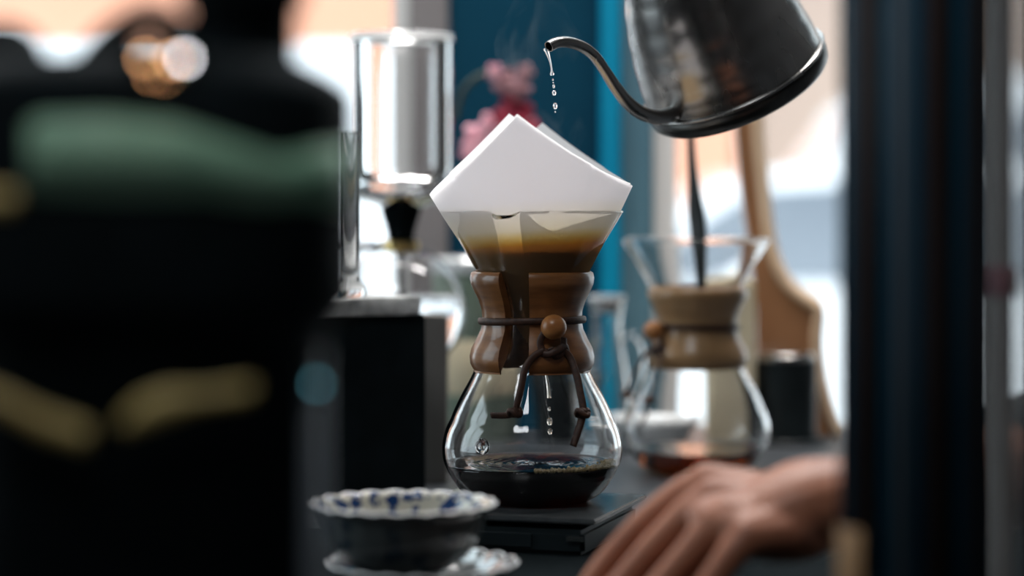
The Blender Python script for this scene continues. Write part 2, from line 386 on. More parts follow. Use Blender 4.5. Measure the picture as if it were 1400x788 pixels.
# ------------------------------------------------------------------ pour-over coffee makers
K = .0005445
PROF = [(.0, .0045), (.020, .0040), (.033, .0016), (.0385, .0), (.0435, .0015), (.0523, .0071), (.0593, .0163), (.0632, .0235), (.0660, .030), (.0670, .0387),
        (.0662, .0463), (.0640, .0545), (.0607, .0615), (.0583, .0675), (.0528, .079), (.0468, .0898), (.0419, .0991), (.0350, .107), (.0270, .1165),
        (.0222, .1300), (.0240, .1416), (.0316, .155), (.0412, .1704), (.0515, .1885), (.0600, .2025), (.0672, .2145)]
CH_AZ = R(-90 - 18)                                   # the pouring channel faces the camera, slightly left
CHAN = [(0, .0), (.095, .0), (.1045, .0395), (.115, .0365), (.1307, .0345), (.1416, .0348), (.155, .0372), (.1704, .0447), (.1885, .0542), (.2025, .0622), (.2145, .0690)]
def interp(tab, z):
    for (z0, r0), (z1, r1) in zip(tab, tab[1:]):
        if z <= z1: return r0 + (r1 - r0) * max(0, (z - z0)) / (z1 - z0)
    return tab[-1][1]
def chan_rf(off):
    def f(r, z, t):
        a = (t - CH_AZ + math.pi) % (2 * math.pi) - math.pi
        if z < .098: return r, z
        rc = interp(CHAN, z) - off
        wd = (.0098 - off * .6) / rc
        b = math.exp(-(abs(a) / wd) ** 4)
        rr = r + max(0, rc - r) * b
        if z > .2: z = z - .0028 * b * (z - .2) / .0145
        return rr, z
    return f
def out_r(z):
    pr = smoothpath(PROF[3:], 3)
    for (r0, z0), (r1, z1) in zip(pr, pr[1:]):
        if z <= z1: return r0 + (r1 - r0) * max(0, z - z0) / max(1e-6, z1 - z0)
    return pr[-1][0]
COLLAR = [(371, 77), (370.5, 80), (373, 83.5), (380, 85), (388, 84), (398, 79.5), (410, 73.5), (424, 69), (437, 68), (450, 70), (463, 76), (476, 83), (487, 85.5), (497, 84.5), (504, 81), (507.5, 77)]
def make_brewer(name, label, loc, rz, wood, level, group):
    t = thing(name, label, 'coffee maker', loc, (0, 0, rz), group)
    # glass: outer wall up, rounded lip, inner wall down, as one closed shell
    TH = .0021
    outer = smoothpath(PROF, 3); inner = [(max(0.0, r - TH * (1 if z > .03 else 1.15)), z + (TH * 1.3 if z < .006 else TH * .55 if z < .02 else 0)) for r, z in outer]
    bm = bmesh.new(); fo = chan_rf(0); fi = chan_rf(TH)
    o_rows = lathe(bm, outer[1:], 128, fo); i_rows = lathe(bm, inner[1:], 128, fi)
    top = outer[-1]; lip = lathe(bm, [(top[0] + .0008, top[1] + .0006), (top[0] + .0003, top[1] + .0017), (top[0] - .0012, top[1] + .0018), (top[0] - .0022, top[1] + .0008)], 128, fo)
    n = 128
    seqs = [o_rows[-1]] + lip + [i_rows[-1]]
    # lip rows were joined between themselves by lathe
    for a, b in ((seqs[0], seqs[1]), (seqs[-2], seqs[-1])):
        for i in range(n): bm.faces.new((a[i], a[(i + 1) % n], b[(i + 1) % n], b[i]))
    for rows, z in ((o_rows, outer[0][1]), (i_rows, inner[0][1])):
        c = bm.verts.new((0, 0, z))
        for i in range(n): bm.faces.new((rows[0][i], c, rows[0][(i + 1) % n]))
    g = bm2obj('glass_body', bm, 'glass', t)
    # glass button on the belly
    az = R(-90 - 33); zb = (685 - 600) * K; rb = out_r(zb) + .0004
    bm = bmesh.new()
    lathe(bm, [(0.0001, .0016), (.0022, .0014), (.0036, .0005), (.0042, .0012), (.0052, .0010), (.0060, .0), (.0058, -.0006), (.0001, -.0006)], 28)
    nrm = Vector((math.cos(az), math.sin(az), .12)).normalized()
    bmesh.ops.transform(bm, matrix=Matrix.Translation(nrm * .0004 + Vector((rb * math.cos(az), rb * math.sin(az), zb))) @ nrm.to_track_quat('Z', 'Y').to_matrix().to_4x4(), verts=bm.verts[:])
    bm2obj('glass_button', bm, 'glass', t)
    # wooden collar, slotted for the channel
    prof = [(px * K, (685 - py) * K) for py, px in COLLAR]
    prof_i = [(max(out_r(z) + .0006, .0245), z) for r, z in prof[::-1]]
    ring = prof + prof_i + [prof[0]]
    hg = R(14.5)
    bm = bmesh.new()
    rows = lathe(bm, ring[:-1], 96, a0=CH_AZ + hg, a1=CH_AZ + 2 * math.pi - hg)
    for i in range(97 - 1): bm.faces.new((rows[-1][i], rows[-1][i + 1], rows[0][i + 1], rows[0][i]))
    bm.faces.new([r[0] for r in rows]); bm.faces.new([r[-1] for r in rows][::-1])
    sharp(bm2obj('wooden_collar', bm, wood, t), 60)
    # leather tie round the waist (bridges the slot), bead, loop and tails
    bm = bmesh.new(); zt = (685 - 438) * K
    pts = []
    for i in range(73):
        a = 2 * math.pi * i / 72
        pts.append(Vector((math.cos(a) * .0392, math.sin(a) * .0388, zt + .0012 * math.sin(a * 1 + 2.6))))
    tube(bm, pts, .0027, 8, flat=.5, up=(1, 0, 0))
    tie = bm2obj('leather_tie', bm, 'leather', t)
    def L(px, py, out=.0):                             # point on the front of the collar, px rows as seen in the photograph
        x = (px - 728) * K; z = (685 - py) * K
        y = -math.sqrt(max(1e-6, (.0385 + out) ** 2 - x * x)); return Vector((x, y, z))
    bm = bmesh.new(); ball(bm, L(756, 443, .009), 17.2 * K, 28, (1, 1, .98)); bm2obj('bead', bm, 'bead_wood', t)
    def strap(pts, r=.0026):
        bm = bmesh.new(); q = smoothpath([tuple(p) for p in pts], 6); tube(bm, q, r, 8, flat=.42); return bm
    def join(bms):
        out = bmesh.new()
        for b in bms:
            me = bpy.data.meshes.new('tmp'); b.to_mesh(me); out.from_mesh(me); b.free(); bpy.data.meshes.remove(me)
        return out
    knot = join([strap([L(746, 446, .006), L(738, 462, .006), L(742, 474, .007), L(756, 478, .009), L(768, 472, .009), L(770, 458, .006)], .0025),
                 strap([L(735, 476, .006), L(748, 479, .010), L(760, 474, .011), L(772, 468, .008), L(776, 476, .006)], .0026),
                 strap([L(752, 470, .009), L(758, 482, .010), L(768, 479, .009), L(764, 470, .009)], .0024)])
    bm2obj('knot', knot, 'leather', t)
    def tail(pts, kn):
        b1 = strap(pts, .0027)
        b2 = bmesh.new(); k0 = kn
        ring = [k0 + Vector((.0042 * math.cos(a), -.001 + .0036 * math.sin(a), .0020 * math.sin(2 * a))) for a in (2 * math.pi * i / 20 for i in range(21))]
        tube(b2, ring, .0021, 8, up=(0, 0, 1))
        b3 = bmesh.new(); ball(b3, k0, .0042, 14, (1.05, .9, .95))
        o = bm2obj('tail', join([b1, b2, b3]), 'leather', t)
    tail([L(744, 474, .008), L(729, 482, .010), L(718, 498, .014), L(713, 520, .020), L(708, 540, .024), L(704, 553, .025), L(694, 558, .025), L(673, 559, .024)], L(704, 554, .025))
    tail([L(768, 474, .008), L(778, 484, .010), L(786, 505, .016), L(791, 528, .021), L(795, 550, .025), L(793, 565, .025), L(787, 582, .026), L(781, 599, .027)], L(794, 556, .025))
    return t
def make_coffee(name, label, loc, z1, m, ripples=False):
    prof = smoothpath(PROF, 3)
    pts = [(r - .00205, z + (.0021 * 1.25 if z < .006 else .0021 * .5 if z < .02 else 0)) for r, z in prof if z < z1 - .001][1:]
    rt = out_r(z1) - .00205
    bm = bmesh.new()
    rows = lathe(bm, pts + [(rt, z1)], 96)
    c = bm.verts.new((0, 0, pts[0][1] + .0003))
    for i in range(96): bm.faces.new((rows[0][i], c, rows[0][(i + 1) % 96]))
    prev = rows[-1]
    N = 90
    for k in range(N - 1, 0, -1):
        r = (rt) * k / N; row = []
        for i in range(96):
            a = 2 * math.pi * i / 96; x, y = r * math.cos(a), r * math.sin(a); z = z1
            if ripples:
                d = math.hypot(x - .006, y + .004); fade = 1 - (k / N) ** 4
                z += fade * .0009 * math.exp(-d / .028) * math.sin(d * 2 * math.pi / .0068)
                z += fade * .00045 * mnoise.noise(Vector((x * 130, y * 130, 1.3)))
            else:
                z += .0001 * mnoise.noise(Vector((x * 60, y * 60, 1.3)))
            z += .0012 * max(0, (k / N - .96) / .04) ** 2      # meniscus
            row.append(bm.verts.new((x, y, z)))
        for i in range(96): bm.faces.new((prev[i], prev[(i + 1) % 96], row[(i + 1) % 96], row[i]))
        prev = row
    c = bm.verts.new((0, 0, z1))
    for i in range(96): bm.faces.new((prev[i], prev[(i + 1) % 96], c))
    o = bm2obj(name, bm, m, loc=loc)
    return tag(o, label, 'coffee')

ZP = CAMZ - (685 - HOR) / FPX * 1.8                  # top of the scale plate
B1 = Vector((wx(727.5, 1.8), 1.8, ZP))
make_brewer('coffee_maker', 'glass pour-over coffee maker in focus on the scale, brown wood collar and paper filter', B1, 0, 'collar_wood', .028, None)
make_coffee('brewed_coffee', 'dark brewed coffee with ripples in the front glass coffee maker', B1, .0283, 'coffee', True)
D2 = 2.23
B2 = Vector((wx(953, D2), D2, ZC))
make_brewer('coffee_maker', 'blurred glass pour-over coffee maker standing behind on the counter, pale collar, no filter', B2, R(-80), 'collar_pale', .01, None)
make_coffee('brewed_coffee', 'thin layer of amber-brown coffee in the rear glass coffee maker', B2, .021, 'coffee_light')

# paper filter: a 30 cm square folded in four and opened as a 60 degree cone
a_ = 272 * K; tipz = (685 - 495) * K
fil = thing('paper_filter', 'white folded paper filter standing up out of the front glass coffee maker', 'paper filter', B1 + Vector((.0070, 0, tipz)), (0, R(-2.6), R(-5.6)))
def cone_sheet(dr, az0, az1, amul=1.0, lift=0):
    """part of the opened cone between azimuths (0 = right, 90 = back); square-sheet edge gives the two peaks"""
    bm = bmesh.new(); rows = []; NA, NL = 72, 26
    for i in range(NA + 1):
        ps = az0 + (az1 - az0) * i / NA
        al = (ps / 2) % (math.pi / 2)                # angle in the quadrant of the sheet
        Lm = a_ * amul / max(math.cos(al), math.sin(al))
        row = []
        for k in range(NL + 1):
            s = .012 + (Lm - .012) * k / NL
            hh = s * math.cos(math.pi / 6); rr = s * .5 + dr
            over = max(0, hh - .112); rr -= over * .05 * (1 if abs(math.sin(ps)) < .8 else .2)
            rr += .0006 * mnoise.noise(Vector((math.cos(ps) * 3, math.sin(ps) * 3, hh * 25))) * min(1, over * 30)
            row.append(bm.verts.new((rr * math.cos(ps), rr * math.sin(ps), hh + lift)))
        rows.append(row)
    for A, B in zip(rows, rows[1:]):
        for k in range(NL): bm.faces.new((A[k], B[k], B[k + 1], A[k + 1]))
    return bm
def sheet(dr, a0, a1, amul=1.0):
    o = bm2obj('paper_layer', cone_sheet(dr, a0, a1, amul), 'paper', fil); o.rotation_euler = (0, 0, R(0))
    return o
sheet(0, 0, 2 * math.pi)                             # full opened cone
sheet(.0009, R(182), R(358), .997)                   # second layer on the camera side
o = sheet(.0017, R(183), R(357), 1.003); o.rotation_euler = (0, R(-1.0), R(-1.2))
bm = bmesh.new()
lathe(bm, [(.002, .006), (.0435, .0765), (.0475, .0835), (.0465, .0842), (.03, .0838), (.0001, .0834)], 64, cap0=True)
tag(bm2obj('coffee_slurry', bm, 'slurry', loc=B1 + Vector((.0015, 0, tipz + .0018))), 'wet brown coffee grounds filling the paper filter', 'coffee grounds', kind='stuff')

# foam bubbles on the coffee, by the right wall
bm = bmesh.new(); zl = .0283
for i in range(420):
    a = random.uniform(R(-88), R(10)); rr = .0632 - abs(random.gauss(0, .0035)) - (.004 if random.random() < .25 else 0)
    if rr < .045: continue
    r = random.uniform(.0005, .0016)
    bmesh.ops.create_icosphere(bm, subdivisions=1, radius=r, matrix=Matrix.Translation((rr * math.cos(a), rr * math.sin(a), zl + r * .5)))
M['foam'] = mat('foam_bubble', (.75, .60, .34), .08, trans=.45, ior=1.2)
tag(bm2obj('foam', bm, 'foam', loc=B1), 'pale golden foam bubbles on the coffee by the right glass wall', 'foam', kind='stuff')
# coffee drips falling inside
for i, (px, py, r) in enumerate(((751, 560, .0012), (751.5, 577, .0021), (752, 591, .0019))):
    o = ballobj('coffee_drop', P(px, py, 1.8), r, 'drop_coffee', scale=(1, 1, 1.25), seg=16)
    tag(o, ('small golden coffee drop, highest of three falling inside the front coffee maker', 'golden coffee drop, middle one falling inside the front coffee maker',
            'golden coffee drop, lowest of three falling above the coffee')[i], 'drop', 'coffee drops')
bm = bmesh.new(); q = smoothpath([tuple(P(x, y, 1.8)) for x, y in ((746, 508), (748, 520), (750, 532), (751, 545))], 5)
tube(bm, q, [.0008 + .0010 * i / len(q) for i in range(len(q))], 10)
tag(bm2obj('coffee_trickle', bm, 'drop_coffee'), 'thin golden trickle of coffee leaving the neck of the front coffee maker', 'trickle')

# ------------------------------------------------------------------ scale
sc = thing('kitchen_scale', 'flat black coffee scale under the front glass coffee maker', 'scale', (wx(716, 1.79), 1.79, ZC + .003), (0, 0, R(-17)))
zt = ZP - ZC - .003
boxobj('base', 'black', sc, -.068, .068, -.080, .072, 0, zt - .008, .003)
boxobj('spacer', 'black_matte', sc, -.05, .05, -.05, .055, zt - .008, zt - .004)
boxobj('top_plate', 'scale_top', sc, -.0755, .0755, -.0765, .0745, zt - .004, zt, .0012)
boxobj('latch', 'steel', sc, .056, .068, -.083, -.080, zt - .015, zt - .012)
boxobj('display', 'black', sc, -.03, .03, -.0815, -.0795, .005, .014)

# ------------------------------------------------------------------ kettle
T_, PH = R(33), R(41)
kd = 1.93
kz = P(1013, 124, kd)
ket = thing('gooseneck_kettle', 'brushed steel gooseneck kettle tilted to pour above the filter', 'kettle', kz)
ex = Vector((-math.cos(PH), -math.sin(PH), 0)); up = Vector((0, 0, 1))
lx = (ex * math.cos(T_) - up * math.sin(T_)); lz = (up * math.cos(T_) + ex * math.sin(T_)); ly = lz.cross(lx)
ket.rotation_euler = Matrix((lx, ly, lz)).transposed().to_euler()
body = [(.0715, .012)]
z = .012; tiers = [(.0735, .016), (.0715, .038), (.0675, .060), (.0620, .082), (.0550, .104), (.0480, .122)]
pr = [(.0738, .013), (.0742, .020)]
for (r0, z0), (r1, z1) in zip(tiers, tiers[1:]):
    for k in range(1, 7):
        f = k / 6; pr.append((r0 + (r1 - r0) * f + .0008 * math.sin(math.pi * f), z0 + .004 + (z1 - z0) * f))
pr += [(.045, .1285), (.0445, .131)]
bm = bmesh.new(); lathe(bm, pr, 96, cap0=True, cap1=True); sharp(bm2obj('body', bm, 'kettle', ket), 50)
bm = bmesh.new(); lathe(bm, [(.058, -.0005), (.066, -.002), (.0725, 0), (.0755, .003), (.0765, .009), (.0760, .0125), (.0745, .0145), (.070, .0140)], 96, cap0=True, cap1=True)
sharp(bm2obj('base_band', bm, 'kettle_dark', ket), 50)
bm = bmesh.new(); lathe(bm, [(.0735, .0142), (.0765, .0146), (.0775, .0160), (.0762, .0175), (.0738, .0178)], 96); bm2obj('seam_ring', bm, 'kettle', ket)
bm = bmesh.new(); lathe(bm, [(.047, .130), (.0475, .134), (.040, .139), (.015, .142), (.0145, .150)], 64, cap0=True, cap1=True)
lid = bm2obj('lid', bm, 'kettle', ket)
bm = bmesh.new(); lathe(bm, [(.006, .141), (.006, .150), (.013, .154), (.014, .162), (.009, .167)], 32, cap0=True, cap1=True); bm2obj('lid_knob', bm, 'black', lid)
def kl(px, py):                                       # spout outline in the kettle's own plane
    m_ = (kz.x * FPX - (px - 700) * kd) / (FPX * math.cos(PH) - (px - 700) * math.sin(PH)); d = kd - m_ * math.sin(PH)
    dz = P(px, py, d).z - kz.z
    return m_ * math.cos(T_) - dz * math.sin(T_), m_ * math.sin(T_) + dz * math.cos(T_)
sp = [(.0640, .0245)] + [kl(x, y) for x, y in ((922, 155), (900, 160), (878, 155), (858, 140), (842, 120), (828, 98), (814, 78), (798, 65), (778, 58), (762, 58), (750, 64))]
q = smoothpath([(a, 0, b) for a, b in sp], 6)
rd = [.0068 - .0026 * min(1, i / (len(q) * .55)) for i in range(len(q))]
bm = bmesh.new(); rows = tube(bm, q, rd, 20, cap=False)
# open mouth, bevelled end: inner wall
rows2 = tube(bm, q[-10:], [r - .0007 for r in rd[-10:]], 20, cap=False)
for i in range(20): bm.faces.new((rows[-1][i], rows[-1][(i + 1) % 20], rows2[-1][(i + 1) % 20], rows2[-1][i]))
bm2obj('spout', bm, 'kettle', ket)
bm = bmesh.new(); jr = [Vector((kl(922, 155)[0], 0, kl(922, 155)[1])) + Vector((-.15 * math.sin(a) * .0, math.cos(a) * .0072, math.sin(a) * .0072)) for a in (2 * math.pi * i / 32 for i in range(33))]
bmesh.ops.translate(bm, verts=bm.verts, vec=(0, 0, 0)); tube(bm, [j + Vector((-.0032, 0, 0)) for j in jr], .0012, 8, up=(1, 0, 0)); bm2obj('spout_ring', bm, 'kettle', ket)
hp = smoothpath([(-.052, 0, .118), (-.062, 0, .150), (-.090, 0, .172), (-.128, 0, .165), (-.142, 0, .130), (-.134, 0, .085), (-.125, 0, .060)], 6)
bm = bmesh.new(); tube(bm, hp, .0085, 14, flat=1.3); bm2obj('handle', bm, 'black', ket)
for zz in (.112, .094):
    bm = bmesh.new(); ball(bm, Vector((-.0560 if zz > .1 else -.062, .0, zz)), .004, 12); bm2obj('rivet', bm, 'chrome', ket)
# stream and drops
tip = P(749, 70, 1.8)
bm = bmesh.new(); q = smoothpath([tuple(P(x, y, 1.8)) for x, y in ((746, 66), (749, 74), (752, 84), (754, 94), (755, 103))], 5)
rr = [.0022 - .0016 * math.sin(math.pi * .5 * min(1, i / 14)) for i in range(len(q))]; rr[-4:] = [.0009, .0015, .0018, .0010]
tube(bm, q, rr, 12); tag(bm2obj('water_stream', bm, 'water'), 'thin clear stream of water hanging from the kettle spout tip', 'water')
for (px, py, r, sy, lab) in ((755.8, 109, .0007, 1, 'tiny water drop just under the stream from the kettle spout'), (757, 118, .0009, 1.8, 'small stretched water drop, second below the spout stream'),
                             (757.5, 127, .0016, 1.2, 'round water drop in the middle of the falling drops'), (759, 145, .0017, 1.5, 'large long water drop lowest above the filter'),
                             (759, 153, .0006, 1, 'tiny water drop just above the paper filter edge'), (756.3, 113, .0005, 1, 'very tiny water drop between the stream and the stretched drop')):
    tag(ballobj('water_drop', P(px, py, 1.8), r, 'water', scale=(1, 1, sy), seg=16), lab, 'drop', 'water drops under the kettle spout')

# steam over the filter
m = bpy.data.materials.new('steam'); m.use_nodes = True; nt = m.node_tree; nt.nodes.remove(nt.nodes['Principled BSDF'])
vs = nd(m, 'ShaderNodeVolumeScatter'); vs.inputs['Color'].default_value = (.9, 1, 1, 1); vs.inputs['Anisotropy'].default_value = .3
tc = nd(m, 'ShaderNodeTexCoord'); mp = nd(m, 'ShaderNodeMapping'); mp.inputs['Scale'].default_value = (26, 26, 14)
nz = nd(m, 'ShaderNodeTexNoise'); nz.inputs['Scale'].default_value = 1; nz.inputs['Detail'].default_value = 3; nz.inputs['Distortion'].default_value = 1.2
mr = nd(m, 'ShaderNodeMapRange'); mr.inputs['From Min'].default_value = .52; mr.inputs['From Max'].default_value = .72; mr.inputs['To Max'].default_value = 3.2
lk(m, tc.outputs['Object'], mp.inputs[0]); lk(m, mp.outputs[0], nz.inputs['Vector']); lk(m, nz.outputs['Fac'], mr.inputs['Value']); lk(m, mr.outputs[0], vs.inputs['Density'])
lk(m, vs.outputs[0], nt.nodes['Material Output'].inputs['Volume'])
bm = bmesh.new(); q = smoothpath([tuple(P(x, y, 1.82)) for x, y in ((748, 200), (755, 160), (745, 100), (735, 40), (742, -40))], 5)
tube(bm, q, [.018 + .010 * math.sin(i * .6) + .012 * i / len(q) for i in range(len(q))], 14)
tag(bm2obj('steam', bm, m), 'faint wisp of steam rising from the paper filter', 'steam', kind='stuff')

# ------------------------------------------------------------------ bowl and saucer
bw = thing('porcelain_bowl', 'blue and white porcelain bowl with scalloped rim in front of the scale', 'bowl', (wx(551, 1.5), 1.5, ZC + .0100))
def scal(n, amp, z0=.0, z1=1):
    def f(r, z, t):
        k = max(0, min(1, (z - z0) / (z1 - z0))) ** 2
        s = abs(math.cos(n * t / 2)); return r * (1 + amp * k * (s - .5)), z + amp * k * .045 * (s - .5)
    return f
outp = smoothpath([(.0, .004), (.017, .004), (.0195, .0), (.0215, .0), (.0205, .008), (.026, .0125), (.037, .020), (.046, .031), (.0510, .043), (.0535, .050), (.0578, .0545)], 4)
bm = bmesh.new(); f = scal(22, .03, .030, .0545)
ro = lathe(bm, outp[1:], 132, f); 
inp = [(max(.001, r - .0024), z + .0025) for r, z in outp if z > .012]; inp[0] = (.001, .0135)
inp = [(r, z if z < .052 else .0552) for r, z in inp]
bm2 = bmesh.new(); ri = lathe(bm2, inp, 132, f)
lip1 = [v.co.copy() for v in ro[-1]]; lip0 = [v.co.copy() for v in ri[-1]]
rim = [bm.verts.new(p) for p in lip0]
for i in range(132): bm.faces.new((ro[-1][i], ro[-1][(i + 1) % 132], rim[(i + 1) % 132], rim[i]))
c = bm.verts.new((0, 0, .004))
for i in range(132): bm.faces.new((ro[0][i], c, ro[0][(i + 1) % 132]))
bm2obj('outer_wall', bm, 'delft_shaded', bw); bm2obj('inner_wall', bm2, 'delft', bw)
bm = bmesh.new(); pts = [Vector(((a.x + b.x) / 2, (a.y + b.y) / 2, (a.z + b.z) / 2)) for a, b in zip(lip0, lip1)]
tube(bm, pts + [pts[0]], .0010, 8, up=(0, 0, 1)); bm2obj('rim', bm, 'porcelain_plain', bw)
sa = thing('saucer', 'blue and white saucer under the porcelain bowl', 'saucer', (wx(578, 1.5), 1.5, ZC + .003))
f = scal(20, .04, .012, .026)
bm = bmesh.new(); lathe(bm, [(.0005, .004), (.022, .004), (.024, 0), (.027, 0), (.028, .004), (.045, .012), (.057, .0225), (.0585, .0245), (.0565, .0255), (.044, .0160), (.028, .0070), (.0005, .0068)], 120, f)
bm2obj('dish', bm, 'delft_shaded', sa)
bm = bmesh.new(); pts = []
for i in range(121):
    a = 2 * math.pi * i / 120; r, z = f(.0582, .0250, a); pts.append(Vector((r * math.cos(a), r * math.sin(a), z)))
tube(bm, pts, .0009, 8, up=(0, 0, 1)); bm2obj('rim', bm, 'porcelain_plain', sa)

# ------------------------------------------------------------------ black box with stone slab, siphon behind
def turned(ob): return ob
bd = 2.05
bx_ = thing('black_box', 'tall black box with grey stone slab on top, left of the front coffee maker', 'box', (wx(490, bd), bd, ZC), (0, 0, R(28)))
zt = CAMZ - (428 - HOR) / FPX * bd - ZC
boxobj('body', 'black_matte', bx_, -.066, .042, -.045, .06, .003, zt, .002)
boxobj('foot', 'rubber', bx_, -.06, -.045, -.04, -.025, 0, .003); boxobj('foot', 'rubber', bx_, .025, .04, -.04, -.025, 0, .003)
boxobj('foot', 'rubber', bx_, -.06, -.045, .04, .055, 0, .003); boxobj('foot', 'rubber', bx_, .025, .04, .04, .055, 0, .003)
sb = thing('stone_slab', 'rough-edged grey stone slab lying on the tall black box', 'slab', (wx(490, bd), bd, ZC + zt), (0, 0, R(28)))
bm = bmesh.new(); box(bm, -.078, .034, -.052, .050, 0, .0145, .0015)
bmesh.ops.subdivide_edges(bm, edges=bm.edges[:], cuts=5, use_grid_fill=True)
for v in bm.verts:
    if v.co.z > .001: v.co += Vector((1, 1, .35)) * .0022 * mnoise.noise(v.co * 90)
bm2obj('slab_block', bm, 'slab', sb, smooth=False)
tag(boxobj('grey_box', 'grey_card', None, wx(545, 2.14), wx(611, 2.14), 2.14, 2.19, ZC, CAMZ - (432 - HOR) / FPX * 2.14, .002), 'grey-brown box standing close behind the right side of the tall black box', 'box')
# glass cylinder on the slab
gz = ZC + zt + .0148; gd = 2.03
gl = thing('glass_tube', 'narrow clear glass beaker standing on the stone slab', 'glass', (wx(476, gd), gd, gz))
hh = CAMZ - (182 - HOR) / FPX * gd - gz
bm = bmesh.new(); lathe(bm, [(.0005, 0), (.014, 0), (.0155, .003), (.0150, .008), (.0088, .014), (.0086, .02), (.0088, hh), (.0084, hh + .001), (.0080, hh), (.0080, .022), (.0005, .018)], 40)
bm2obj('glass_wall', bm, 'glass', gl)

sd = 2.30
kx = sd / FPX
sy = thing('siphon_brewer', 'glass siphon coffee brewer with cylinder chamber above a round globe', 'siphon', (wx(548, sd), sd, ZC))
def sz(py): return CAMZ - (py - HOR) * kx - ZC
th = .0013
cyl = [(.016, sz(285)), (.030, sz(279)), (.050, sz(266)), (.0545, sz(250)), (.0510, sz(242)), (.0490, sz(225)), (.0490, sz(60)), (.0498, sz(55))]
bm = bmesh.new(); inn = [(r - th, z + (th if i < 4 else 0)) for i, (r, z) in enumerate(cyl)]
ro = lathe(bm, smoothpath(cyl, 3), 72); ri = lathe(bm, smoothpath(inn, 3), 72)
for a, b in ((ro[-1], ri[-1]), (ro[0], ri[0])):
    for i in range(72): bm.faces.new((a[i], a[(i + 1) % 72], b[(i + 1) % 72], b[i]))
up_ = bm2obj('upper_chamber', bm, 'glass', sy)
bm = bmesh.new(); pts = [Vector((.0485 * math.cos(a), .0485 * math.sin(a), sz(55))) for a in (2 * math.pi * i / 72 for i in range(73))]; tube(bm, pts, .0022, 8, up=(0, 0, 1)); bm2obj('rim', bm, 'porcelain_plain', up_)
R0 = 89 * kx; cz = sz(425)
bm = bmesh.new(); prof = [(.0135, sz(328)), (.0145, sz(335))]
prof += [(R0 * math.cos(a), cz + R0 * math.sin(a)) for a in [R(x) for x in range(76, -91, -8)]]
prof[-1] = (.0008, cz - R0)
ro = lathe(bm, prof, 72); ri = lathe(bm, [(max(.0004, r - th * (.97 if r > .01 else 0)), z + (th if z < cz - R0 * .8 else 0)) for r, z in prof], 72)
for i in range(72): bm.faces.new((ro[0][i], ro[0][(i + 1) % 72], ri[0][(i + 1) % 72], ri[0][i])); 
for r_ in (ro, ri): bm.faces.new(r_[-1])
bm2obj('globe', bm, 'glass', sy)
bm = bmesh.new(); Rw = R0 - th * .95; lv = sz(402)
wp = [(.0005, lv)] + [(math.sqrt(max(0, Rw * Rw - (lv - cz) ** 2)), lv)] + [(Rw * math.cos(a), cz + Rw * math.sin(a)) for a in [R(x) for x in range(10, -90, -8)]] + [(.0005, cz - Rw)]
lathe(bm, wp, 64)
tag(bm2obj('siphon_water', bm, 'water', loc=(wx(548, sd), sd, ZC)), 'clear water filling the lower half of the round siphon globe', 'water')
bm = bmesh.new(); lathe(bm, [(.0115, sz(345)), (.0130, sz(318)), (.0195, sz(286)), (.0195, sz(283))], 40, cap0=True, cap1=True); sharp(bm2obj('rubber_stopper', bm, 'rubber', sy))
bm = bmesh.new(); lathe(bm, [(.0148, sz(346)), (.0175, sz(345)), (.0178, sz(331)), (.0150, sz(329))], 40, cap0=True, cap1=True); cl = sharp(bm2obj('clamp_collar', bm, 'brass', sy))
bm = bmesh.new(); lathe(bm, [(.0028, sz(500)), (.0028, sz(345)), (.0016, sz(345)), (.0016, sz(500))], 20); bm2obj('inner_tube', bm, 'glass', sy)
pxo = -(548 - 507) * kx
bm = bmesh.new(); tube(bm, [(-.072, .02, .012), (-.072, .02, sz(338)), (-.066, .018, sz(336)), (-.016, .004, sz(338))], .0042, 12); bm2obj('stand_post', bm, 'chrome', sy)
bm = bmesh.new(); lathe(bm, [(.0005, 0), (.075, 0), (.078, .004), (.075, .012), (.0005, .014)], 64); bm2obj('base_plate', bm, 'black', sy)
bm = bmesh.new(); tube(bm, [(-.076, .02, sz(345)), (-.100, .03, sz(350)), (-.112, .035, sz(395)), (-.112, .035, sz(470))], .008, 12); bm2obj('handle', bm, 'black', sy)

# ------------------------------------------------------------------ things at the back of the counter
def base_y(d): return HOR + (CAMZ - ZC) * FPX / d
gd = 2.52
sg = thing('storage_tin', 'sage green storage tin between the siphon and the front coffee maker', 'tin', (wx(650, gd), gd, ZC))
bm = bmesh.new(); hz = CAMZ - (372 - HOR) / FPX * gd - ZC
lathe(bm, [(.0005, 0), (.040, 0), (.042, .003), (.042, hz), (.0005, hz)], 48); sharp(bm2obj('body', bm, 'sage', sg))
bm = bmesh.new(); lathe(bm, [(.0005, hz), (.0432, hz), (.0435, hz + .012), (.040, hz + .016), (.0005, hz + .017)], 48); sharp(bm2obj('lid', bm, 'porcelain_plain', sg))
bm = bmesh.new(); lathe(bm, [(.0421, .05), (.0424, .051), (.0424, .105), (.0421, .106)], 48); bm2obj('label_band', bm, 'cream', sg)

